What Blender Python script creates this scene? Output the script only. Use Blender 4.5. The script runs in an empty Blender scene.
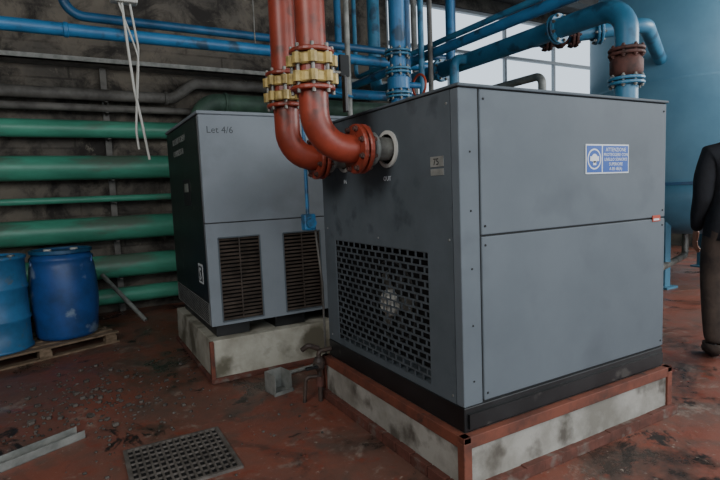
import bpy, bmesh, math, random
from mathutils import Vector, Matrix
random.seed(4)
S=0.84   # world scale (metres per layout unit)

# ---------------------------------------------------------------- materials
def lin(h):
    if isinstance(h,str):
        h=h.lstrip('#'); v=[int(h[i:i+2],16)/255 for i in (0,2,4)]
        return tuple(c/12.92 if c<=.04045 else ((c+.055)/1.055)**2.4 for c in v)+(1,)
    return tuple(h)+(1,)
def mat(name,c1,c2=None,rough=.5,metal=0,scale=4,bump=0,detail=6,lo=.4,hi=.65,rough2=None,spots=None,spotscale=18,spotlo=.66,stretch=(1,1,1),soft=.06,spec=None):
    m=bpy.data.materials.new(name);m.use_nodes=True;nt=m.node_tree;b=nt.nodes['Principled BSDF']
    b.inputs['Roughness'].default_value=rough;b.inputs['Metallic'].default_value=metal
    if spec is not None:b.inputs['Specular IOR Level'].default_value=spec
    b.inputs['Base Color'].default_value=lin(c1)
    if c2 is not None:
        tc=nt.nodes.new('ShaderNodeTexCoord');mp=nt.nodes.new('ShaderNodeMapping');mp.inputs['Scale'].default_value=stretch
        nt.links.new(tc.outputs['Object'],mp.inputs[0])
        n=nt.nodes.new('ShaderNodeTexNoise');n.inputs['Scale'].default_value=scale;n.inputs['Detail'].default_value=detail;n.inputs['Roughness'].default_value=.62
        nt.links.new(mp.outputs[0],n.inputs['Vector'])
        r=nt.nodes.new('ShaderNodeMapRange');r.inputs['From Min'].default_value=lo;r.inputs['From Max'].default_value=hi
        nt.links.new(n.outputs['Fac'],r.inputs['Value'])
        mx=nt.nodes.new('ShaderNodeMix');mx.data_type='RGBA';mx.inputs[6].default_value=lin(c1);mx.inputs[7].default_value=lin(c2)
        nt.links.new(r.outputs[0],mx.inputs[0]);out=mx.outputs[2]
        if spots is not None:
            n2=nt.nodes.new('ShaderNodeTexNoise');n2.inputs['Scale'].default_value=spotscale;n2.inputs['Detail'].default_value=7
            nt.links.new(mp.outputs[0],n2.inputs['Vector'])
            r2=nt.nodes.new('ShaderNodeMapRange');r2.inputs['From Min'].default_value=spotlo;r2.inputs['From Max'].default_value=spotlo+soft
            nt.links.new(n2.outputs['Fac'],r2.inputs['Value'])
            m2=nt.nodes.new('ShaderNodeMix');m2.data_type='RGBA';nt.links.new(r2.outputs[0],m2.inputs[0]);nt.links.new(out,m2.inputs[6]);m2.inputs[7].default_value=lin(spots);out=m2.outputs[2]
        nt.links.new(out,b.inputs['Base Color'])
        if rough2 is not None:
            rr=nt.nodes.new('ShaderNodeMapRange');rr.inputs['To Min'].default_value=rough;rr.inputs['To Max'].default_value=rough2
            nt.links.new(r.outputs[0],rr.inputs['Value']);nt.links.new(rr.outputs[0],b.inputs['Roughness'])
        if bump:
            bp=nt.nodes.new('ShaderNodeBump');bp.inputs['Strength'].default_value=bump;bp.inputs['Distance'].default_value=.02
            nt.links.new(n.outputs['Fac'],bp.inputs['Height']);nt.links.new(bp.outputs[0],b.inputs['Normal'])
    return m
M={}
M['cab']=mat('cabinet_paint','#60686e','#596167',rough=.68,scale=1.6,bump=.02,spots='#535a60',spotscale=4,spotlo=.55,soft=.25,spec=.28)
M['cab2']=mat('cabinet_paint_light','#7b838a','#71797f',rough=.68,scale=1.8,bump=.02,spots='#6a7177',spotscale=4,spotlo=.55,soft=.25,spec=.28)
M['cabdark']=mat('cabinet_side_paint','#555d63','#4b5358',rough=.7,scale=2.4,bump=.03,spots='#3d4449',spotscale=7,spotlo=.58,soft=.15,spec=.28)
M['black']=mat('black_paint','#121314','#1f2021',rough=.45,scale=5,spots='#3a3936',spotscale=9,spotlo=.62)
M['void']=mat('interior_dark','#0a0a0b',rough=.9)
M['fan']=mat('fan_blade_dark','#3b3b3a','#242423',rough=.7,scale=9)  # dark grey tones keep the fan faint behind the grille
M['lattice']=mat('grille_metal','#4c5358','#3a4044',rough=.65,scale=8)
M['vent']=mat('vent_slats','#4a4038','#2f2822',rough=.6,scale=9)
M['seam']=mat('panel_gap','#15181a',rough=.8)
M['screw']=mat('screw_metal','#7c7e7c',rough=.5,metal=.5)
M['conc']=mat('painted_concrete','#9c9a92','#77746b',rough=.85,scale=4,bump=.35,spots='#565149',spotscale=6,spotlo=.52,soft=.14)
M['conc2']=mat('limewash_concrete','#aeac9f','#858274',rough=.85,scale=3,bump=.3,spots='#5f5b4c',spotscale=4,spotlo=.5,soft=.14)
M['brick']=mat('red_brick','#643a2f','#45291f',rough=.88,scale=7,bump=.4,spots='#675a52',spotscale=9,spotlo=.56,soft=.1)
M['redsteel']=mat('oxide_red_steel','#74402f','#532f24',rough=.75,scale=8,bump=.1,spots='#3a2a25',spotscale=10,spotlo=.58,soft=.1)
M['redpipe']=mat('red_pipe_paint','#8a3827','#6f2c1e',rough=.42,scale=6,bump=.05,spots='#522a20',spotscale=9,spotlo=.6,soft=.1)
M['brass']=mat('yellow_zinc','#ad975a','#7d6c42',rough=.5,metal=.25,scale=20)
M['steel']=mat('bare_steel','#85857f','#5a5853',rough=.5,metal=.5,scale=9)
M['galv']=mat('galvanised','#92948f','#70736f',rough=.6,metal=.3,scale=9)
M['blue']=mat('blue_pipe_paint','#3477a6','#2a628c',rough=.42,scale=4,bump=.05,spots='#28475f',spotscale=6,spotlo=.56,soft=.1)
M['blue2']=mat('light_blue_pipe_paint','#427f9f','#346d8b',rough=.45,scale=4,bump=.05,spots='#2a5068',spotscale=6,spotlo=.54,soft=.12)
M['bluedk']=mat('dark_blue_pipe_paint','#24587f','#1d4463',rough=.45,scale=4)
M['rust']=mat('rusty_flange','#5e3a32','#3a2620',rough=.7,scale=12,bump=.3)
M['darkrust']=mat('oily_fitting','#4a3c34','#2a2320',rough=.6,scale=12,bump=.3)
M['green']=mat('green_pipe_paint','#4c9e84','#3a7d67',rough=.42,scale=1.8,bump=.05,spots='#556a5c',spotscale=3,spotlo=.54,soft=.14,stretch=(.5,1,1.6))
M['greendk']=mat('dirty_green_pipe','#4d6b5a','#3a5045',rough=.6,scale=4)
M['grey']=mat('grey_pipe','#6c6a65','#4a4844',rough=.65,scale=5,bump=.1)
M['tank']=mat('tank_blue_paint','#6ea3bc','#5e93ad',rough=.5,scale=1.2,bump=.03)
M['tankdk']=mat('tank_lower_paint','#46768d','#396276',rough=.5,scale=1.5)
M['drum']=mat('blue_plastic','#264f8e','#1d406f',rough=.45,scale=5,bump=.03,spots='#6f8299',spotscale=6,spotlo=.6,soft=.08)
M['drum2']=mat('blue_drum_paint','#34709f','#2a5c82',rough=.5,scale=5,spots='#4d5f69',spotscale=8,spotlo=.6,soft=.08)
M['wood']=mat('pallet_wood','#7d6b57','#574735',rough=.88,scale=5,bump=.2,stretch=(1,8,8))
M['white']=mat('white_plastic','#b9b9b2',rough=.55)
M['signblue']=mat('sign_blue','#1f4f9e',rough=.4)
M['signwhite']=mat('sign_white','#cfd4d7',rough=.45)
M['ink']=mat('ink','#3a3f43',rough=.7)
M['orange']=mat('orange_label','#a8442e',rough=.5)
M['jacket']=mat('black_jacket','#1f2126','#131418',rough=.88,scale=9,bump=.5)
M['trouser']=mat('brown_trousers','#4a3d34','#302722',rough=.9,scale=9,bump=.5)
M['shoe']=mat('shoe_leather','#191513',rough=.55)
M['skin']=mat('skin','#b5836a','#a57560',rough=.55,scale=12)
M['hair']=mat('dark_hair','#1d1713','#120e0b',rough=.7,scale=30,bump=.4)
M['rubble']=mat('rubble_grey','#5d5751','#332f2b',rough=.95,scale=10)
M['grate']=mat('floor_grate_iron','#6c6660','#4c4742',rough=.65,metal=.2,scale=12)
M['wframe']=mat('window_frame_paint','#8b9195',rough=.6)
M['beam']=mat('ceiling_beam_paint','#3a3d3e','#2b2d2e',rough=.7,scale=3)

# ---------------------------------------------------------------- builder
class B:
    def __init__(s,name): s.name=name;s.bm=bmesh.new();s.mats=[]
    def mi(s,m):
        m=M[m]
        if m not in s.mats:s.mats.append(m)
        return s.mats.index(m)
    def raw(s,vs,fs,m,smooth=False):
        i=s.mi(m);bv=[s.bm.verts.new(v) for v in vs]
        for f in fs:
            try:
                fc=s.bm.faces.new([bv[k] for k in f]);fc.material_index=i;fc.smooth=smooth
            except ValueError: pass
    def box(s,x0,x1,y0,y1,z0,z1,m,bev=0,rot=None,piv=None):
        t=bmesh.new();bmesh.ops.create_cube(t,size=1)
        bmesh.ops.scale(t,vec=(abs(x1-x0),abs(y1-y0),abs(z1-z0)),verts=t.verts)
        if bev: bmesh.ops.bevel(t,geom=t.edges[:],offset=bev,segments=2,affect='EDGES',profile=.5)
        c=Vector(((x0+x1)/2,(y0+y1)/2,(z0+z1)/2))
        bmesh.ops.translate(t,vec=c,verts=t.verts)
        if rot is not None:
            bmesh.ops.rotate(t,cent=piv if piv is not None else c,matrix=rot,verts=t.verts)
        t.verts.index_update()
        s.raw([v.co.copy() for v in t.verts],[[v.index for v in f.verts] for f in t.faces],m);t.free()
    def tube(s,pts,r,m,bend=0.0,seg=20,cap=True):
        pts=[Vector(p) for p in pts];path=[pts[0]]
        for i in range(1,len(pts)-1):
            a,b,c=pts[i-1],pts[i],pts[i+1]
            d1=(a-b);d2=(c-b);ang=d1.angle(d2)
            if bend<=0 or ang>3.1: path.append(b);continue
            tl=min(bend/math.tan(ang/2),d1.length*.49 if i>1 else d1.length*.98,d2.length*.49 if i<len(pts)-2 else d2.length*.98)
            R=tl*math.tan(ang/2);p1=b+d1.normalized()*tl
            bis=(d1.normalized()+d2.normalized()).normalized();cen=b+bis*(R/math.sin(ang/2))
            tot=math.pi-ang;ax=(p1-cen).cross(b-cen).normalized();n=max(4,int(tot/.18))
            for k in range(n+1): path.append(cen+Matrix.Rotation(tot*k/n,3,ax)@(p1-cen))
        path.append(pts[-1])
        q=[path[0]]
        for p in path[1:]:
            if (p-q[-1]).length>1e-5:q.append(p)
        path=q;T=(path[1]-path[0]).normalized()
        N=T.orthogonal().normalized();vs=[];prev=T
        for i,p in enumerate(path):
            if i==0:t=T
            elif i==len(path)-1:t=(path[i]-path[i-1]).normalized()
            else:t=((path[i]-path[i-1]).normalized()+(path[i+1]-path[i]).normalized()).normalized()
            N=prev.rotation_difference(t)@N;N=(N-t*N.dot(t)).normalized();prev=t;Bn=t.cross(N)
            rr=r(i/(len(path)-1)) if callable(r) else r
            for k in range(seg):
                a=2*math.pi*k/seg;vs.append(p+(N*math.cos(a)+Bn*math.sin(a))*rr)
        fs=[]
        for i in range(len(path)-1):
            for k in range(seg):
                fs.append([i*seg+k,i*seg+(k+1)%seg,(i+1)*seg+(k+1)%seg,(i+1)*seg+k])
        s.raw(vs,fs,m,True)
        if cap:
            s.raw(vs[:seg],[list(range(seg))],m);s.raw(vs[-seg:],[list(range(seg))],m)
    def lathe(s,prof,org,axis,m,seg=28,smooth=False):
        org=Vector(org);ax=Vector(axis).normalized();N=ax.orthogonal().normalized();Bn=ax.cross(N);vs=[]
        for r,h in prof:
            for k in range(seg):
                a=2*math.pi*k/seg;vs.append(org+ax*h+(N*math.cos(a)+Bn*math.sin(a))*max(r,1e-4))
        fs=[[i*seg+k,i*seg+(k+1)%seg,(i+1)*seg+(k+1)%seg,(i+1)*seg+k] for i in range(len(prof)-1) for k in range(seg)]
        fs+=[list(range(seg)),[(len(prof)-1)*seg+k for k in range(seg)]]
        i0=s.mi(m);bv=[s.bm.verts.new(v) for v in vs]
        for f in fs:
            fc=s.bm.faces.new([bv[k] for k in f]);fc.material_index=i0;fc.smooth=smooth and len(f)==4
    def disc(s,c,axis,r,th,m,seg=28):
        b=min(.008,th*.25);s.lathe([(r-b,-th/2),(r,-th/2+b),(r,th/2-b),(r-b,th/2)],c,axis,m,seg)
    def flange(s,c,axis,r,th,m,bolts=8,bm_='steel',gap=.012):
        c=Vector(c);ax=Vector(axis).normalized()
        s.disc(c-ax*(th/2+gap/2),ax,r,th,m);s.disc(c+ax*(th/2+gap/2),ax,r,th,m)
        s.disc(c,ax,r*.8,gap*1.2,'seam')
        N=ax.orthogonal().normalized();Bn=ax.cross(N);L=th*1.0+.03
        for k in range(bolts):
            a=2*math.pi*(k+.5)/bolts;p=c+(N*math.cos(a)+Bn*math.sin(a))*r*.84
            s.lathe([(r*.075,-L),(r*.075,L)],p,ax,bm_,8)
            s.lathe([(r*.12,-L+.012),(r*.12,-th-gap/2)],p,ax,bm_,6);s.lathe([(r*.12,th+gap/2),(r*.12,L-.012)],p,ax,bm_,6)
    def text(s,txt,loc,size,X,Y,m,ext=.001,align='LEFT'):
        cu=bpy.data.curves.new('t','FONT');cu.body=txt;cu.size=size;cu.extrude=ext;cu.align_x=align;cu.resolution_u=2
        o=bpy.data.objects.new('t',cu);bpy.context.collection.objects.link(o)
        me=o.to_mesh();X=Vector(X).normalized();Y=Vector(Y).normalized();Z=X.cross(Y)
        vs=[Vector(loc)+X*v.co.x+Y*v.co.y+Z*v.co.z for v in me.vertices];fs=[list(p.vertices) for p in me.polygons]
        s.raw(vs,fs,m);o.to_mesh_clear();bpy.data.objects.remove(o)
    def mesh(s,vs,fs,mf):
        bv=[s.bm.verts.new(v) for v in vs]
        for f in fs:
            c=sum((Vector(vs[k]) for k in f),Vector())/len(f);fc=s.bm.faces.new([bv[k] for k in f]);fc.smooth=True;fc.material_index=s.mi(mf(c))
    def done(s):
        bmesh.ops.recalc_face_normals(s.bm,faces=s.bm.faces)
        for v in s.bm.verts: v.co*=S
        xs=[v.co for v in s.bm.verts];lo=Vector([min(v[i] for v in xs) for i in range(3)]);hi=Vector([max(v[i] for v in xs) for i in range(3)])
        o=Vector(((lo.x+hi.x)/2,(lo.y+hi.y)/2,lo.z))
        for v in s.bm.verts:v.co-=o
        me=bpy.data.meshes.new(s.name);s.bm.to_mesh(me);s.bm.free()
        for m in s.mats:me.materials.append(m)
        ob=bpy.data.objects.new(s.name,me);ob.location=o;bpy.context.collection.objects.link(ob);return ob
RZ=lambda d:Matrix.Rotation(math.radians(d),3,'Z')
RY=lambda d:Matrix.Rotation(math.radians(d),3,'Y')
RX=lambda d:Matrix.Rotation(math.radians(d),3,'X')

# ---------------------------------------------------------------- room shell
XL,XR,YB,YF,ZC=-4.5,11.0,6.3,-6.0,5.5
fm=bpy.data.materials.new('worn_red_floor');fm.use_nodes=True;nt=fm.node_tree;b=nt.nodes['Principled BSDF']
tc=nt.nodes.new('ShaderNodeTexCoord')
def noise(sc,det=8,ro=.6,dist=0):
    n=nt.nodes.new('ShaderNodeTexNoise');n.inputs['Scale'].default_value=sc;n.inputs['Detail'].default_value=det;n.inputs['Roughness'].default_value=ro;n.inputs['Distortion'].default_value=dist
    nt.links.new(tc.outputs['Object'],n.inputs['Vector']);return n.outputs['Fac']
def rng(v,a,c_,t0=0,t1=1):
    r=nt.nodes.new('ShaderNodeMapRange');r.inputs['From Min'].default_value=a;r.inputs['From Max'].default_value=c_;r.inputs['To Min'].default_value=t0;r.inputs['To Max'].default_value=t1
    nt.links.new(v,r.inputs['Value']);return r.outputs[0]
def mix(f_,a,c_):
    m=nt.nodes.new('ShaderNodeMix');m.data_type='RGBA';nt.links.new(f_,m.inputs[0])
    for i,v in ((6,a),(7,c_)):
        if isinstance(v,str): m.inputs[i].default_value=lin(v)
        else: nt.links.new(v,m.inputs[i])
    return m.outputs[2]
c=mix(rng(noise(.9,10,.65,.4),.42,.58),'#7e4a3b','#6b4c41')
c=mix(rng(noise(2.3,12,.7,.3),.48,.62),c,'#5d4a41')
c=mix(rng(noise(4.2,12,.75,.2),.57,.68),c,'#8e8074')
c=mix(rng(noise(1.3,12,.74,.5),.52,.62),c,'#38302b')
c=mix(rng(noise(2.7,12,.74,.6),.58,.62),c,'#241f1c')
c=mix(rng(noise(6,10,.7,.3),.56,.64),c,'#7a4132')
c=mix(rng(noise(30,5,.65),.63,.72),c,'#94877b')
nt.links.new(c,b.inputs['Base Color'])
nt.links.new(rng(noise(1.3,8,.7,.5),.45,.62,.58,.25),b.inputs['Roughness'])
bp=nt.nodes.new('ShaderNodeBump');bp.inputs['Strength'].default_value=.35;bp.inputs['Distance'].default_value=.01
nt.links.new(noise(9,12,.75),bp.inputs['Height']);nt.links.new(bp.outputs[0],b.inputs['Normal'])
M['floor']=fm
wm=bpy.data.materials.new('stained_block_wall');wm.use_nodes=True;nt=wm.node_tree;b=nt.nodes['Principled BSDF']
tc=nt.nodes.new('ShaderNodeTexCoord')
mp=nt.nodes.new('ShaderNodeMapping');mp.inputs['Rotation'].default_value=(math.radians(90),0,0);nt.links.new(tc.outputs['Object'],mp.inputs[0])
bt=nt.nodes.new('ShaderNodeTexBrick');bt.inputs['Color1'].default_value=lin('#5a564f');bt.inputs['Color2'].default_value=lin('#524e48');bt.inputs['Mortar'].default_value=lin('#403c37')
bt.inputs['Scale'].default_value=1;bt.inputs['Brick Width'].default_value=.9;bt.inputs['Row Height'].default_value=.4;bt.inputs['Mortar Size'].default_value=.012
nt.links.new(mp.outputs[0],bt.inputs['Vector'])
c=mix(rng(noise(1.1,8,.65,.3),.42,.6),bt.outputs['Color'],'#6f685d')
c=mix(rng(noise(2.0,10,.72,.5),.46,.60),c,'#2c2926')
c=mix(rng(noise(3.5,10,.75,.5),.60,.68),c,'#807a6e')
nt.links.new(c,b.inputs['Base Color']);b.inputs['Roughness'].default_value=.9
bp=nt.nodes.new('ShaderNodeBump');bp.inputs['Strength'].default_value=.4;bp.inputs['Distance'].default_value=.02
nt.links.new(noise(5,10,.7),bp.inputs['Height']);nt.links.new(bp.outputs[0],b.inputs['Normal'])
M['wall']=wm
M['ceil']=mat('ceiling_dark','#403e3b','#2f2d2b',rough=.9,scale=2)

f=B('floor');f.box(XL,XR,YF,YB,-.1,0,'floor');f.done()
w=B('wall_back')
wx0,wx1,wz0,wz1=3.7,9.9,3.35,5.25
w.box(XL,wx0,YB,YB+.2,0,ZC,'wall');w.box(wx1,XR,YB,YB+.2,0,ZC,'wall')
w.box(wx0,wx1,YB,YB+.2,0,wz0,'wall');w.box(wx0,wx1,YB,YB+.2,wz1,ZC,'wall');w.done()
w=B('wall_left');w.box(XL-.2,XL,YF,YB+.2,0,ZC,'wall');w.done()
w=B('wall_right')
w.box(XR,XR+.2,YF,YB+.2,0,1.8,'wall');w.box(XR,XR+.2,YF,YB+.2,5.1,ZC,'wall');w.box(XR,XR+.2,5.6,YB+.2,1.8,5.1,'wall');w.box(XR,XR+.2,YF,-5.2,1.8,5.1,'wall');w.done()
w=B('ceiling');w.box(XL-.2,XR+.2,YF,YB+.2,ZC,ZC+.15,'ceil');w.done()
w=B('window_1')
for x in [wx0+.04]+[wx0+(wx1-wx0)*k/4 for k in range(1,4)]+[wx1-.04]: w.box(x-.03,x+.03,YB+.05,YB+.12,wz0,wz1,'wframe')
for z in (wz0+.04,wz0+(wz1-wz0)*.55,wz1-.04): w.box(wx0,wx1,YB+.04,YB+.13,z-.03,z+.03,'wframe')
w.done()
w=B('ceiling_beams')
for y in (-1.5,1.9,5.0):
    w.box(XL,XR,y-.12,y+.12,ZC-.03,ZC,'beam');w.box(XL,XR,y-.015,y+.015,ZC-.36,ZC,'beam');w.box(XL,XR,y-.12,y+.12,ZC-.38,ZC-.35,'beam')
w.done()

# ---------------------------------------------------------------- air dryer
W,D,z0,zt,zs=1.774,1.60,.335,2.135,1.366
zb=.47
o=B('air_dryer_cabinet')
o.box(-.005,W,-.005,D,z0,zb,'black',.006)
o.box(.02,W-.02,-.02,.0,z0+.02,z0+.1,'black')
gy0,gy1,gz0,gz1=.28,1.42,.51,1.27
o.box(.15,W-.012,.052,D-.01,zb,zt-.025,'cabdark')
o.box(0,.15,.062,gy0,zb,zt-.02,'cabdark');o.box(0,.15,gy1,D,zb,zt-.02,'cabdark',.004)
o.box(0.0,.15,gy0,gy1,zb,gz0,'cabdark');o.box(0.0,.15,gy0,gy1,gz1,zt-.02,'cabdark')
o.box(.14,.152,gy0,gy1,gz0,gz1,'void')
for y in (gy0,gy1): o.box(.006,.15,y-.004,y+.004,gz0,gz1,'void')
o.tube([(.135,.86+.27*math.cos(a),.88+.27*math.sin(a)) for a in [k*math.pi/16 for k in range(33)]],.008,'fan',seg=8)
o.lathe([(.09,0),(.09,.03),(.06,.06)],(.10,.82,.88),(-1,0,0),'white',20)
for k in range(6):
    o.box(.125,.13,.86,1.05,.84,.92,'steel' if k%2 else 'fan',rot=RX(k*60),piv=Vector((.12,.84,.88)))
nr=18;ph=(gz1-gz0)/nr;pw=.082;x0,x1=.003,.010
for r in range(nr+1):
    z=gz0+r*ph;o.box(x0,x1,gy0,gy1,z-.0055,z+.0055,'lattice')
    if r<nr:
        y=gy0+(pw/2 if r%2 else 0)
        while y<gy1:
            o.box(x0+.001,x1-.001,max(gy0,y-.007),min(gy1,y+.007),z,z+ph,'lattice');y+=pw
o.box(-.001,.128,-.001,.06,zb,zt-.02,'cab',.005)
o.box(.136,W,-.006,.05,zs+.005,zt-.022,'cab',.005)
o.box(.136,W,-.006,.05,zb+.012,zs-.005,'cab',.005)
o.box(.12,W-.005,.004,.04,zb,zt-.02,'seam')
o.box(-.012,W+.012,-.016,D+.01,zt-.016,zt,'cabdark',.005)
o.box(.003,W-.002,.003,D-.005,zt-.026,zt-.014,'seam')
for x in (.16,W-.03):
    for z in (zb+.05,zs-.05,zs+.05,zt-.07): o.lathe([(.007,0),(.005,.004)],(x,-.006,z),(0,-1,0),'seam',10)
for z in (.6,.9,1.2,1.5,1.8): o.lathe([(.006,0),(.005,.003)],(0.07,-.001,z),(0,-1,0),'seam',8)
for y,z in ((.09,zb+.04),(.09,1.35),(.09,2.05),(D-.06,1.35),(D-.06,.52),(.8,1.32)): o.lathe([(.008,0),(.006,.004)],(0,y,z),(-1,0,0),'screw',10)
for y in (.65,1.21):
    o.lathe([(.112,0),(.112,.012),(.09,.014),(.09,-.0)],(0,y,1.87),(-1,0,0),'white',32)
sx0,sx1,sz0,sz1=.955,1.365,1.67,1.845
o.box(sx0,sx1,-.010,-.006,sz0,sz1,'signwhite')
mid=sx0+.145
o.box(sx0+.008,mid,-.0115,-.009,sz0+.008,sz1-.008,'signblue');o.box(mid+.012,sx1-.008,-.0115,-.009,sz0+.008,sz1-.008,'signblue')
cx,cz=(sx0+mid)/2+.002,(sz0+sz1)/2
o.lathe([(.062,0),(.062,.001)],(cx,-.0115,cz),(0,-1,0),'signwhite',28)
o.lathe([(.053,0),(.053,.001)],(cx,-.0125,cz),(0,-1,0),'signblue',28)
o.lathe([(.027,0),(.027,.001)],(cx,-.0135,cz+.004),(0,-1,0),'signwhite',20)
for sg in (-1,1): o.box(cx+sg*.033-.007,cx+sg*.033+.007,-.0145,-.0125,cz-.012,cz+.016,'signwhite')
o.box(cx-.014,cx+.014,-.0145,-.0125,cz-.036,cz-.012,'signwhite')
tx=(mid+.012+sx1-.008)/2
for i,t in enumerate(['ATTENZIONE','PROTEGGERE CON','LIVELLO SONORO','SUPERIORE','A 85 dB(A)']):
    o.text(t,(tx,-.0118,sz1-.042-i*.0285),.027 if i else .032,(1,0,0),(0,0,1),'signwhite',.0008,'CENTER')
o.box(1.63,1.715,-.011,-.006,1.345,1.385,'orange');o.box(1.64,1.70,-.012,-.006,1.352,1.364,'signwhite')
o.box(-.004,0,.12,.23,1.735,1.79,'galv');o.text('75',(-.0045,.205,1.745),.05,(0,-1,0),(0,0,1),'seam')
o.box(-.003,0,.12,.23,1.69,1.725,'galv')
o.text('OUT',(-.002,.71,1.68),.04,(0,-1,0),(0,0,1),'signwhite');o.text('IN',(-.002,1.24,1.68),.04,(0,-1,0),(0,0,1),'signwhite')
o.done()

def plinth(name,x0,x1,y0,y1,h,cm,red=True):
    p=B(name)
    p.box(x0+.012,x1-.012,y0+.012,y1-.012,0,h-.004,cm,.008)
    if red:
        for (a,b_,c_,d) in ((x0,x1,y0,y0+.05),(x0,x1,y1-.05,y1),(x0,x0+.05,y0,y1),(x1-.05,x1,y0,y1)):
            p.box(a,b_,c_,d,h-.065,h,'redsteel',.004)
        for a in (x0,x1-.05):
            for c_ in (y0,y1-.05): p.box(a-.002,a+.052,c_-.002,c_+.052,0,h-.03,'redsteel',.004)
        bl=.155
        n=int((x1-x0)/bl)
        for i in range(n+1):
            a=x0-.03+i*(x1-x0+.06-bl)/n
            for yy in (y0-.03,y1-.02): p.box(a+.002,a+bl-.002,yy,yy+.05,0,.065+random.uniform(-.003,.003),'brick',.004)
        n=int((y1-y0)/bl)
        for i in range(n+1):
            a=y0-.03+i*(y1-y0+.06-bl)/n
            for xx in (x0-.03,x1-.02): p.box(xx,xx+.05,a+.002,a+bl-.002,0,.065+random.uniform(-.003,.003),'brick',.004)
    else:
        p.box(x0-.012,x1+.012,y0-.012,y1+.012,0,.045,'brick',.008)
        p.box(x0-.006,x0+.03,y0-.006,y0+.03,0,h-.005,'redsteel',.006)
    return p.done()
plinth('dryer_plinth',-.05,W+.04,-.05,D+.05,z0,'conc')

# ---------------------------------------------------------------- compressor cabinet (behind)
X2,Y2,W2,D2,a0,at,asm=-.71,2.482,1.55,1.568,.49,2.356,1.396
o=B('air_compressor_cabinet')
for x in (X2+.05,X2+.6,X2+1.15): o.box(x,x+.3,Y2+.06,Y2+D2-.06,.38,a0,'black')
o.box(X2+.02,X2+W2,Y2+.05,Y2+D2,a0,at-.03,'cabdark')
o.box(X2,X2+W2,Y2,Y2+.05,asm+.004,at-.03,'cab2',.006)
vz0,vz1=.52,1.265;vx=[(-.61,-.235),(-.01,.365),(.47,.80)]
xs=[X2]+[v for p in vx for v in p]+[X2+W2]
o.box(X2,X2+W2,Y2,Y2+.05,vz1,asm-.004,'cab2');o.box(X2,X2+W2,Y2,Y2+.05,a0,vz0,'cab2')
for i in range(0,len(xs),2): o.box(xs[i],xs[i+1],Y2,Y2+.05,vz0,vz1,'cab2')
for a,b_ in vx:
    o.box(a,b_,Y2+.042,Y2+.05,vz0,vz1,'void')
    n=22
    for k in range(n):
        z=vz0+(k+.5)*(vz1-vz0)/n
        o.box(a,b_,Y2+.002,Y2+.026,z-.002,z+.002,'vent',rot=RX(38))
    for xx in (a+.006,(a+b_)/2,b_-.006): o.box(xx-.005,xx+.005,Y2+.001,Y2+.012,vz0,vz1,'vent')
    for zz in (vz0,vz1): o.box(a,b_,Y2-.003,Y2+.02,zz-.006,zz+.006,'cabdark')
    for xx in (a,b_): o.box(xx-.006,xx+.006,Y2-.003,Y2+.02,vz0,vz1,'cabdark')
o.box(X2+.002,X2+W2,Y2+.002,Y2+.04,asm-.004,asm+.004,'seam')
o.box(X2-.015,X2+W2+.01,Y2-.015,Y2+D2+.01,at-.03,at,'cab2',.008)
o.box(X2-.004,X2+.02,Y2+.052,Y2+D2,a0+.2,at-.035,'black',.006)
o.box(X2-.002,X2+.02,Y2+.052,Y2+D2,a0,a0+.195,'galv')
for k in range(11):
    z=a0+.016+k*.0165;o.box(X2-.0035,X2-.001,Y2+.09,Y2+D2-.05,z,z+.007,'void')
o.text('ROTARY SCREW',(X2-.005,Y2+D2-.35,2.17),.085,(0,-1,0),(0,0,1),'galv')
o.text('COMPRESSOR',(X2-.005,Y2+D2-.35,2.05),.085,(0,-1,0),(0,0,1),'galv')
o.box(X2-.006,X2,Y2+.20,Y2+.38,.84,1.02,'signwhite',.002);o.box(X2-.007,X2,Y2+.22,Y2+.36,.86,1.0,'black');o.text('S',(X2-.008,Y2+.34,.87),.17,(0,-1,0),(0,0,1),'signwhite')
o.box(X2-.008,X2,Y2+.5,Y2+.8,1.55,1.8,'seam',.002);o.box(X2-.010,X2,Y2+.56,Y2+.74,1.68,1.76,'galv')
o.text('Let 4/6',(X2+.06,Y2-.001,2.17),.082,(1,0,0),(0,0,1),'ink',.0002)
o.text('90',(X2+.72,Y2-.001,2.13),.04,(1,0,0),(0,0,1),'galv')
o.done()
plinth('compressor_plinth',X2-.04,X2+W2+.05,Y2-.06,Y2+D2+.05,.38,'conc2',False)

# ---------------------------------------------------------------- red pipes with valves
def redpipe(y,zx,px,up):
    p=B('red_air_pipe');r=.083;z=zx
    p.tube([(px,y,up),(px,y,z),(-.24,y,z)],r,'redpipe',.21,24)
    p.tube([(-.16,y,z),(-.002,y,z)],r*.85,'steel',0,24)
    p.flange((-.205,y,z),(1,0,0),.145,.028,'redpipe',8,'rust')
    p.disc((-.12,y,z),(1,0,0),.10,.03,'galv')
    zc=2.30
    p.disc((px,y,zc+.095),(0,0,1),.125,.025,'redpipe');p.disc((px,y,zc-.105),(0,0,1),.125,.025,'redpipe')
    p.disc((px,y,zc+.045),(0,0,1),.115,.06,'brass');p.disc((px,y,zc-.05),(0,0,1),.115,.06,'brass')
    p.disc((px,y,zc),(0,0,1),.095,.05,'redpipe')
    for k in range(8):
        a=2*math.pi*(k+.5)/8;q=(px+.118*math.cos(a),y+.118*math.sin(a),zc)
        for dz in (.045,-.05): p.lathe([(.026,-.028),(.026,.028)],(q[0],q[1],zc+dz),(0,0,1),'brass',8)
        p.lathe([(.011,-.135),(.011,.125)],(px+.112*math.cos(a),y+.112*math.sin(a),zc),(0,0,1),'steel',8)
    p.tube([(px+.1,y,zc),(px+.2,y,zc),(px+.2,y,zc-.05)],.012,'steel',.02,8)
    p.box(px+.19,px+.21,y-.02,y+.02,zc-.22,zc-.02,'black',.004)
    p.box(px+.17,px+.23,y-.012,y+.012,zc-.02,zc+.10,'seam',.004)
    return p.done()
redpipe(.65,1.87,-.48,ZC)
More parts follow.
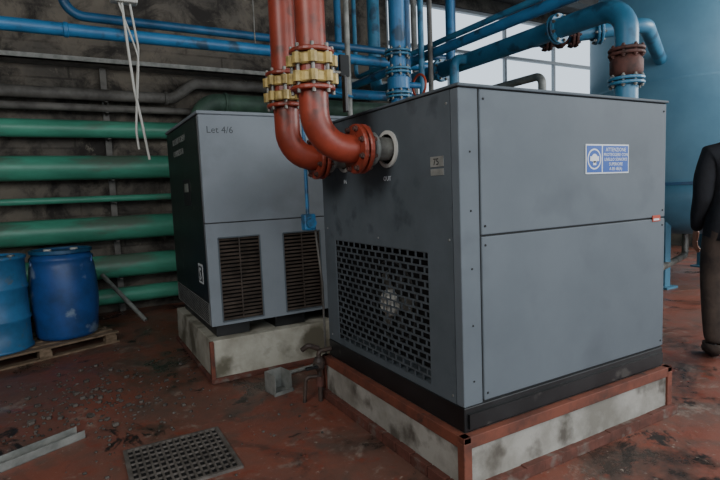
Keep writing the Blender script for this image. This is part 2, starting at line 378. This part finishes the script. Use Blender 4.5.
redpipe(1.21,1.86,-.42,ZC)

# ---------------------------------------------------------------- wall-run pipes
def hpipe(name,y,z,r,m,x0=XL+.01,x1=XR-.01,joints=(),seg=24,jm=None):
    p=B(name);p.tube([(x0,y,z),(x1,y,z)],r,m,seg=seg)
    for j in joints: p.disc((j,y,z),(1,0,0),r*1.12,.05,jm or m)
    return p.done()
yg=6.05
for z,r in ((2.62,.12),(2.095,.165),(1.24,.17),(.695,.165),(.27,.115)):
    hpipe('green_water_pipe',yg,z,r,'green',joints=(-3.2,1.6))
hpipe('green_water_pipe',yg,1.66,.045,'green')
hpipe('grey_water_pipe',yg,2.91,.05,'grey')
p=B('grey_water_pipe');p.tube([(XL+.01,yg,3.09),(-.25,yg,3.09),(.05,yg,3.33),(3.4,yg,3.33)],.078,'grey',.25);p.disc((-2.9,yg,3.09),(1,0,0),.09,.05,'grey');p.disc((-.35,yg,3.09),(1,0,0),.095,.05,'grey');p.done()
p=B('green_water_pipe');p.tube([(.02,5.7,0),(.02,5.7,3.0),(4.4,5.7,3.0),(4.4,5.7,0)],.13,'greendk',.3);p.disc((.42,5.7,3.0),(1,0,0),.15,.05,'greendk');p.done()
p=B('pipe_support_rack')
for x in (-3.6,-1.15,2.2):
    p.box(x-.04,x+.04,6.235,6.298,0,3.5,'grey')
    for z in (.15,.525,1.065,1.61,1.925,2.495,2.855,3.0): p.box(x-.02,x+.02,5.98,6.25,z-.012,z-.001,'grey')
p.box(XL+.01,3.6,6.0,6.29,3.5,3.52,'galv');p.box(XL+.01,3.6,6.0,6.01,3.5,3.58,'galv');p.tube([(XL+.01,6.1,3.54),(3.6,6.1,3.54)],.02,'seam');p.tube([(XL+.01,6.18,3.545),(3.6,6.18,3.545)],.025,'grey');p.done()

# blue overhead mains
p=B('blue_overhead_pipe');p.tube([(XL+.01,4,3.34),(3.3,4,3.34),(3.3,4,ZC)],.065,'blue',.15)
for x in (-1.6,.9,2.5): p.disc((x,4,3.34),(1,0,0),.074,.05,'blue')
for x in (-3,.35): p.tube([(x,4,3.34),(x,4,ZC)],.008,'steel',seg=6)
p.done()
p=B('blue_overhead_pipe');p.tube([(-1.6,4.3,ZC),(-1.6,4.3,3.58),(3.6,4.3,3.58),(3.6,4.3,ZC)],.05,'bluedk',.2);p.done()
p=B('blue_valve_pipe');x,y=1.215,2.3
p.tube([(x,y,0),(x,y,ZC)],.08,'blue')
for z in (2.78,2.55,2.95): p.flange((x,y,z),(0,0,1),.13,.022,'blue2',8)
p.disc((x,y,2.66),(0,0,1),.11,.12,'blue')
p.tube([(x,y,2.66),(x+.25,y,2.66)],.03,'blue');p.tube([(x+.25,y+.11*math.cos(a),2.66+.11*math.sin(a)) for a in [k*math.pi/12 for k in range(25)]],.012,'orange',seg=8);p.done()
p=B('blue_vertical_pipe');p.tube([(1.95,2.9,0),(1.95,2.9,ZC)],.035,'blue2');p.done()
p=B('grey_vertical_pipe');p.tube([(2.08,2.9,0),(2.08,2.9,ZC)],.03,'grey');p.done()
p=B('grey_vertical_pipe');p.tube([(.93,2.8,0),(.93,2.8,ZC)],.028,'galv');p.done()
p=B('blue_vertical_pipe');p.tube([(1.75,2.9,0),(1.75,2.9,ZC)],.045,'bluedk');p.done()
p=B('blue_delivery_pipe');X,Y=2.8,.95
p.tube([(X,5.3,ZC),(X,5.3,3.2),(X,Y,3.2),(X,Y,0)],.10,'blue2',.24,24)
p.flange((X,Y,2.78),(0,0,1),.155,.028,'rust',8,'rust');p.flange((X,Y,2.52),(0,0,1),.155,.028,'blue2',8)
p.lathe([(.11,-.1),(.14,-.05),(.14,.05),(.11,.1)],(X,Y,2.65),(0,0,1),'rust',24,True)
p.flange((X,1.7,3.2),(0,1,0),.15,.028,'blue2',8);p.flange((X,3.6,3.2),(0,1,0),.15,.028,'blue2',8)
A=Vector((2.86,2.25,3.22));Bv=Vector((3.9,1.45,3.3));d=(Bv-A).normalized()
p.tube([A,Bv,(5.72,2.35,3.3)],.08,'blue2',.2)
p.flange(A+d*.28,d,.14,.03,'rust',8,'rust');p.lathe([(.08,-.08),(.13,-.02),(.13,.02),(.08,.08)],A+d*.42,d,'rust',20,True);p.flange(A+d*.56,d,.14,.03,'rust',8,'rust')
p.flange(A+d*.82,d,.14,.03,'blue2',8)
p.tube([(2.55,3.04,0),(2.55,3.04,3.2),(2.75,3.04,3.2)],.06,'blue2',.1)
p.done()
p=B('blue_overhead_pipe');p.tube([(2.2,5.4,ZC),(2.2,5.4,3.22),(2.2,-3,3.22),(2.2,-3,ZC)],.055,'blue',.15);p.done()
p=B('blue_overhead_pipe');p.tube([(2.5,5.4,ZC),(2.5,5.4,3.45),(2.5,-3,3.45),(2.5,-3,ZC)],.035,'blue2',.12);p.done()
p=B('grey_overhead_pipe');p.tube([(3.6,5.3,ZC),(3.6,5.3,2.98),(3.6,2.6,2.98),(3.6,2.6,0)],.05,'galv',.1);p.done()
p=B('blue_overhead_pipe');p.tube([(1.2,4.6,0),(1.2,4.6,3.02),(5.2,4.6,3.02),(5.2,4.6,0)],.07,'blue',.15);p.done()

# big blue tank on legs
p=B('air_receiver_tank');tx,ty,R=7.1,2.7,1.45
p.lathe([(.05,.72),(.6,.76),(1.05,.86),(1.33,1.02),(R,1.25),(R,1.55)],(tx,ty,0),(0,0,1),'tankdk',56,True)
p.lathe([(R,1.55),(R,4.35),(1.3,4.65),(.9,4.85),(.3,4.95),(.05,4.96)],(tx,ty,0),(0,0,1),'tank',56,True)
p.lathe([(R+.012,1.53),(R+.012,1.57)],(tx,ty,0),(0,0,1),'bluedk',56)
p.lathe([(R+.006,3.0),(R+.006,3.03)],(tx,ty,0),(0,0,1),'tank',56)
for k in range(4):
    a=math.radians(15+90*k);lx,ly=tx+1.2*math.cos(a),ty+1.2*math.sin(a)
    p.box(lx-.07,lx+.07,ly-.07,ly+.07,0,1.2,'tankdk',.01);p.box(lx-.14,lx+.14,ly-.14,ly+.14,0,.03,'tankdk')
p.tube([(tx,ty,.75),(tx,ty,.35),(tx-1.6,ty-.5,.35),(tx-1.6,ty-.5,0)],.05,'steel',.1)
p.done()

# ---------------------------------------------------------------- conduit + socket by dryer
p=B('blue_conduit_socket');p.tube([(-.07,1.75,1.42),(-.07,1.75,2.4),(-.07,2.1,2.6),(.93,2.74,2.6)],.014,'blue',.1,10)
p.box(-.12,-.02,1.70,1.78,1.33,1.46,'blue',.012);p.lathe([(.04,0),(.04,.03)],(-.07,1.70,1.39),(0,-1,0),'blue',16)
p.tube([(-.02,1.73,1.33),(.03,1.75,.9),(.03,1.75,.37),(.03,1.75,0)],.01,'grey',.1,8);p.done()
p=B('drain_valve')
p.tube([(-.12,1.56,.0),(-.12,1.56,.40),(-.012,1.56,.40)],.018,'darkrust',.03,10)
p.lathe([(.03,-.05),(.045,-.02),(.045,.02),(.03,.05)],(-.12,1.56,.30),(0,0,1),'darkrust',12);p.lathe([(.03,-.04),(.03,.04)],(-.12,1.56,.16),(0,0,1),'rust',12)
p.tube([(-.12,1.56,.30),(-.20,1.50,.30)],.012,'steel');p.box(-.26,-.16,1.48,1.51,.29,.31,'black',.004)
p.tube([(-.12,1.56,.42),(-.2,1.56,.46),(-.24,1.6,.42)],.02,'darkrust',.03)
p.tube([(-.12,1.56,.2),(-.22,1.6,.2),(-.24,1.6,.0)],.015,'darkrust',.04);p.done()

# hanging junction box with cables
p=B('hanging_junction_box');bx,by=-1.10,3.5
p.box(bx-.12,bx+.12,by-.06,by+.06,3.50,3.80,'white',.015);p.tube([(bx,by,3.80),(bx,by,ZC)],.012,'white',seg=8)
p.box(bx-.08,bx+.08,by-.068,by-.058,3.55,3.75,'galv',.004)
p.tube([(bx-.02,by,3.51),(bx,by-.02,3.1),(bx+.03,by,2.7),(bx+.08,by,2.35),(bx+.12,by,2.02)],.013,'white',.4,8)
p.tube([(bx+.05,by,3.51),(bx+.10,by+.02,3.1),(bx+.06,by,2.75),(bx+.02,by+.02,2.3),(bx+.03,by,2.12)],.011,'white',.4,8)
p.tube([(bx-.05,by,3.51),(bx+.09,by-.03,3.0),(bx+.05,by-.02,2.6)],.008,'white',.4,8);p.done()

# ---------------------------------------------------------------- drums + pallet
pc=Vector((-1.33,4.45));th=20;u=Vector((math.cos(math.radians(th)),math.sin(math.radians(th))));v=Vector((-u.y,u.x))
p=B('wooden_pallet');piv=Vector((pc.x,pc.y,0));Rm=RZ(th)
L,Wd=1.5,.95
for k in range(6):
    a=k*(Wd-.1)/5;p.box(pc.x-L,pc.x,pc.y+a,pc.y+a+.1,.105,.126,'wood',.003,Rm,piv)
for k in range(3):
    x=pc.x-L+.05+k*(L-.15)/2;p.box(x-.05,x+.06,pc.y,pc.y+Wd,.085,.105,'wood',0,Rm,piv)
    for a in (0,(Wd-.1)/2,Wd-.1): p.box(x-.05,x+.07,pc.y+a,pc.y+a+.1,.018,.085,'wood',.003,Rm,piv)
for a in (0,(Wd-.1)/2,Wd-.1): p.box(pc.x-L,pc.x,pc.y+a,pc.y+a+.1,0,.018,'wood',0,Rm,piv)
p.done()
def at_(a,b_): q=pc+u*a+v*b_;return q.x,q.y
p=B('blue_plastic_drum');cx,cy=at_(-.41,.36);zz=.128
prof=[(.26,0),(.295,.012),(.31,.05),(.322,.2),(.338,.36),(.342,.5),(.338,.64),(.325,.78),(.318,.82),(.305,.855),(.318,.875),(.318,.90),(.30,.915),(.285,.95)]
p.lathe([(r,h) for r,h in prof],(cx,cy,zz),(0,0,1),'drum',40,True)
p.lathe([(.30,.945),(.312,.95),(.312,.985),(.30,.99),(.28,.985),(.27,.965)],(cx,cy,zz),(0,0,1),'bluedk',40)
p.lathe([(.27,.955),(.27,.968),(.2,.974),(.19,.968)],(cx,cy,zz),(0,0,1),'drum',40)
for sx in (-.13,.13): p.lathe([(.04,.965),(.04,.99),(.03,.992)],(cx+sx,cy,zz),(0,0,1),'white',16)
for a in (200,340): p.box(cx+.3*math.cos(math.radians(a))-.02,cx+.3*math.cos(math.radians(a))+.02,cy+.3*math.sin(math.radians(a))-.02,cy+.3*math.sin(math.radians(a))+.02,zz+.82,zz+.9,'drum',.005)
p.done()
p=B('blue_steel_drum');cx,cy=at_(-1.08,.36)
prof=[(.30,0),(.315,.005),(.315,.03),(.30,.035),(.30,.3),(.312,.315),(.312,.335),(.30,.35),(.30,.63),(.312,.645),(.312,.665),(.30,.68),(.30,.94),(.315,.945),(.315,.975),(.30,.98),(.29,.975),(.285,.955)]
p.lathe(prof,(cx,cy,zz),(0,0,1),'drum2',40,True)
p.lathe([(.035,.955),(.035,.98)],(cx+.18,cy,zz),(0,0,1),'steel',16);p.lathe([(.02,.955),(.02,.97)],(cx-.18,cy,zz),(0,0,1),'steel',12)
p.done()

# ---------------------------------------------------------------- floor items
p=B('floor_drain_grate')
gx0,gx1,gy_0,gy_1=-1.52,-.95,.94,1.52
p.box(gx0,gx1,gy_0,gy_1,0,.004,'void')
for k in range(15):
    x=gx0+k*(gx1-gx0)/14;p.box(x-.006,x+.006,gy_0,gy_1,.003,.016,'grate')
for k in range(10):
    y=gy_0+k*(gy_1-gy_0)/9;p.box(gx0,gx1,y-.005,y+.005,.003,.014,'grate')
for a,b_,c_,d in ((gx0-.02,gx1+.02,gy_0-.02,gy_0),(gx0-.02,gx1+.02,gy_1,gy_1+.02),(gx0-.02,gx0,gy_0,gy_1),(gx1,gx1+.02,gy_0,gy_1)): p.box(a,b_,c_,d,0,.018,'grate')
p.done()
p=B('steel_channel')
R_=RZ(26);pv=Vector((-1.78,2.0,0))
p.box(-2.6,-1.78,1.92,2.04,0,.006,'galv',0,R_,pv);p.box(-2.6,-1.78,1.92,1.926,0,.055,'galv',0,R_,pv);p.box(-2.6,-1.78,2.034,2.04,0,.055,'galv',0,R_,pv);p.done()
p=B('open_steel_box');R_=RZ(12);pv=Vector((-.3,1.9,0))
p.box(-.40,-.24,1.86,2.02,0,.006,'galv',0,R_,pv);p.box(-.40,-.394,1.86,2.02,0,.17,'galv',0,R_,pv);p.box(-.246,-.24,1.86,2.02,0,.17,'galv',0,R_,pv);p.box(-.40,-.24,2.014,2.02,0,.17,'galv',0,R_,pv)
p.box(-.41,-.23,1.855,1.865,.0,.03,'galv',0,R_,pv);p.done()
p=B('loose_rod');p.tube([(-.3,2.22,.018),(.2,2.30,.018)],.018,'galv');p.done()
p=B('leaning_rod');p.tube([(-1.40,5.84,.62),(-.95,5.3,.02)],.03,'galv',seg=8);p.done()
p=B('rubble')
for k in range(640):
    if k<260: x=random.gauss(-1.75,.35);y=random.gauss(2.7,.4)
    elif k<400: x=random.gauss(-1.7,.4);y=random.gauss(2.1,.45)
    else: x=random.uniform(-2.3,-.3);y=random.uniform(1.0,5)
    q=Vector((x,y))-pc
    if -1.6<q.dot(u)<.08 and -.08<q.dot(v)<1.05: continue
    if x<-1.72 and 1.5<y<2.12: continue
    if gx0-.05<x<gx1+.05 and gy_0-.05<y<gy_1+.05: continue
    if x>-.5 and y>1.8 : continue
    if x>X2-.1 and y>Y2-.12: continue
    s_=random.uniform(.004,.014)*(1.6 if k<100 else .85)
    p.box(x-s_,x+s_,y-s_*.8,y+s_*.8,0,s_*1.1,'rubble',s_*.3,RZ(random.uniform(0,90)))
p.done()

# ---------------------------------------------------------------- person
def skin(vs,es,rs,root,sub=2):
    me=bpy.data.meshes.new('sk');me.from_pydata(vs,es,[]);o=bpy.data.objects.new('sk',me);bpy.context.collection.objects.link(o)
    mo=o.modifiers.new('s','SKIN');mo.use_smooth_shade=True
    for i,r in enumerate(rs):
        d=me.skin_vertices[0].data[i];d.radius=r if isinstance(r,tuple) else (r,r);d.use_root=(i==root)
    ms=o.modifiers.new('u','SUBSURF');ms.levels=sub;ms.render_levels=sub
    dg=bpy.context.evaluated_depsgraph_get();dg.update();e=o.evaluated_get(dg);m=e.to_mesh()
    V=[v.co.copy() for v in m.vertices];Fc=[list(q.vertices) for q in m.polygons];e.to_mesh_clear();bpy.data.objects.remove(o);return V,Fc
k=2.26/1.78;PX,PY=3.42,.31;face=Matrix.Rotation(math.radians(-48),3,'Z')
def place(vs): return [face@(Vector(q)*k)+Vector((PX,PY,0)) for q in vs]
vs=[(0,0,.97),(0,-.005,1.12),(0,.0,1.28),(0,-.01,1.42),(0,.015,1.52),(0,.03,1.58)]
rs=[(.165,.14),(.16,.14),(.18,.14),(.15,.115),(.07,.07),(.058,.058)];es=[(0,1),(1,2),(2,3),(3,4),(4,5)]
for sg in (-1,1):
    n=len(vs);vs+=[(sg*.16,-.01,1.43),(sg*.20,-.02,1.29),(sg*.205,-.01,1.14),(sg*.21,.07,1.0),(sg*.20,.14,.89)]
    rs+=[.088,.076,.066,.055,.040];es+=[(3,n),(n,n+1),(n+1,n+2),(n+2,n+3),(n+3,n+4)]
    n=len(vs);f_=.05 if sg>0 else -.05
    vs+=[(sg*.095,0,.88),(sg*.12,f_*.5+.02,.68),(sg*.135,f_+.02,.5),(sg*.14,f_*1.3-.01,.3),(sg*.14,f_*1.5-.03,.10)]
    rs+=[.12,.102,.085,.078,.066];es+=[(0,n),(n,n+1),(n+1,n+2),(n+2,n+3),(n+3,n+4)]
V,Fc=skin(vs,es,rs,0)
o=B('standing_person')
pl=place(V);inv=face.inverted()
def loc(c): return (inv@(c-Vector((PX,PY,0))))/k
def mf(c):
    q=loc(c)
    if q.z>1.545 : return 'skin'
    if q.z>.88 or (abs(q.x)>.19 and q.z>.84): return 'jacket'
    return 'trouser'
o.mesh(pl,Fc,mf)
def ring(c,rx,ry,h,m,flare=1.0):
    V=[];n=28
    for (s_,z) in ((1,0),(flare,h),(flare*.93,h),(.93,0)):
        for i in range(n):
            a=2*math.pi*i/n;V.append((c[0]+rx*s_*math.cos(a),c[1]+ry*s_*math.sin(a),c[2]+z))
    F_=[[j*n+i,j*n+(i+1)%n,((j+1)%4)*n+(i+1)%n,((j+1)%4)*n+i] for j in range(4) for i in range(n)]
    o.mesh(place(V),F_,lambda c_:m)
ring((0,.0,1.49),.11,.10,.08,'jacket',.88);ring((0,0,.84),.185,.16,.12,'jacket',.97)
for sg in (-1,1):
    f_=.05 if sg>0 else -.05
    ax,ay=sg*.14,f_*1.5-.03
    V,Fc=skin([(ax,ay-.03,.055),(ax,ay+.05,.055),(ax,ay+.13,.042),(ax,ay+.19,.036)],[(0,1),(1,2),(2,3)],[(.048,.05),(.05,.052),(.05,.04),(.038,.03)],0)
    V=[Vector((q.x,q.y,max(q.z,.0))) for q in V];o.mesh(place(V),Fc,lambda c_:'shoe')
    ring((ax,ay,.06),.074,.076,.06,'trouser',.98)
    wx,wy,wz=sg*.20,.14,.89
    V,Fc=skin([(wx,wy,wz+.01),(wx,wy+.02,wz-.04),(wx,wy+.035,wz-.09)],[(0,1),(1,2)],[(.024,.028),(.02,.04),(.017,.042)],0);o.mesh(place(V),Fc,lambda c_:'skin')
    for i,(dy,ln) in enumerate(((.036,.072),(.013,.082),(-.01,.076),(-.032,.06))):
        b0=Vector((wx,wy+.035+dy,wz-.09));V,Fc=skin([b0+Vector((0,0,.015)),b0+Vector((-sg*.004,.004,-ln*.4)),b0+Vector((-sg*.016,.008,-ln*.72)),b0+Vector((-sg*.032,.01,-ln))],[(0,1),(1,2),(2,3)],[.0105,.0095,.0085,.0075],0,1);o.mesh(place(V),Fc,lambda c_:'skin')
    b0=Vector((wx,wy+.045,wz-.03));V,Fc=skin([b0,b0+Vector((-sg*.012,.028,-.025)),b0+Vector((-sg*.02,.036,-.055))],[(0,1),(1,2)],[.013,.011,.009],0,1);o.mesh(place(V),Fc,lambda c_:'skin')
def ell(c,r,m,n1=24,n2=16,fn=None):
    V=[];F_=[]
    for j in range(n2+1):
        t=math.pi*j/n2
        for i in range(n1):
            a=2*math.pi*i/n1;q=Vector((math.sin(t)*math.cos(a),math.sin(t)*math.sin(a),math.cos(t)))
            if fn:q=fn(q)
            V.append(Vector(c)+Vector((q.x*r[0],q.y*r[1],q.z*r[2])))
    for j in range(n2):
        for i in range(n1): F_.append([j*n1+i,j*n1+(i+1)%n1,(j+1)*n1+(i+1)%n1,(j+1)*n1+i])
    o.mesh(place(V),F_,m if callable(m) else (lambda c_:m))
def hd(q):
    w=1-.22*max(0,-q.z)**1.5*(1 if q.y>-.2 else .6)
    y=q.y*(1-.12*max(0,-q.z)) ;
    if q.y>.5 and abs(q.x)<.5 and -.9<q.z<-.55: y+=.08
    return Vector((q.x*w,y,q.z))
hc=(0,.035,1.665)
ell(hc,(.076,.098,.118),'skin',fn=hd)
ell((0,.022,1.69),(.084,.100,.104),'hair',fn=lambda q:Vector((q.x,q.y if q.y<.55 or q.z>.45 else .55,q.z if q.y<.2 else max(q.z,.25))))
ell((0,.142,1.655),(.013,.018,.024),'skin',12,8)
for sg in (-1,1):
    ell((sg*.079,.025,1.66),(.010,.02,.032),'skin',12,8);ell((sg*.03,.126,1.68),(.012,.008,.007),'signwhite',10,6);ell((sg*.03,.133,1.68),(.005,.003,.005),'ink',8,6)
ell((0,.128,1.605),(.024,.008,.006),'orange',12,6)
o.done()

# ---------------------------------------------------------------- camera
yaw,pit,roll=0.5117,-0.0952,-0.0404
F=Vector((math.sin(yaw)*math.cos(pit),math.cos(yaw)*math.cos(pit),math.sin(pit)))
R=Vector((math.cos(yaw),-math.sin(yaw),0));U=R.cross(F)
R2=R*math.cos(roll)+U*math.sin(roll);U2=-R*math.sin(roll)+U*math.cos(roll)
cd=bpy.data.cameras.new('camera');cd.sensor_width=36;cd.lens=511.98/720*36;cd.clip_start=.05
co=bpy.data.objects.new('camera',cd);bpy.context.collection.objects.link(co)
co.matrix_world=Matrix.Translation(Vector((-1.7088,-2.0006,1.6238))*S)@Matrix((R2,U2,-F)).transposed().to_4x4()
bpy.context.scene.camera=co

# ---------------------------------------------------------------- light
wd=bpy.data.worlds.new('world');bpy.context.scene.world=wd;wd.use_nodes=True
bg=wd.node_tree.nodes['Background'];bg.inputs[0].default_value=(.74,.87,1,1);bg.inputs[1].default_value=1.4
def area(name,loc_,tgt,sx,sy,e,col):
    l=bpy.data.lights.new(name,'AREA');l.shape='RECTANGLE';l.size=sx*S;l.size_y=sy*S;l.energy=e;l.color=col
    ob=bpy.data.objects.new(name,l);bpy.context.collection.objects.link(ob);ob.location=Vector(loc_)*S
    ob.rotation_euler=(Vector(tgt)-Vector(loc_)).to_track_quat('-Z','Y').to_euler()
area('daylight_front',(1.5,-5.8,3.4),(0.6,1,1.2),5,2.5,165,(1,.98,.96))
area('added_fill_left',(-4.2,-1.5,3.8),(-1,3,1),2.5,2,130,(1,.98,.96))  # added area fill; the left wall is solid, without a window
area('daylight_right',(9.5,-2.5,4.6),(5,1.8,1),4,2,420,(1,.99,.98))
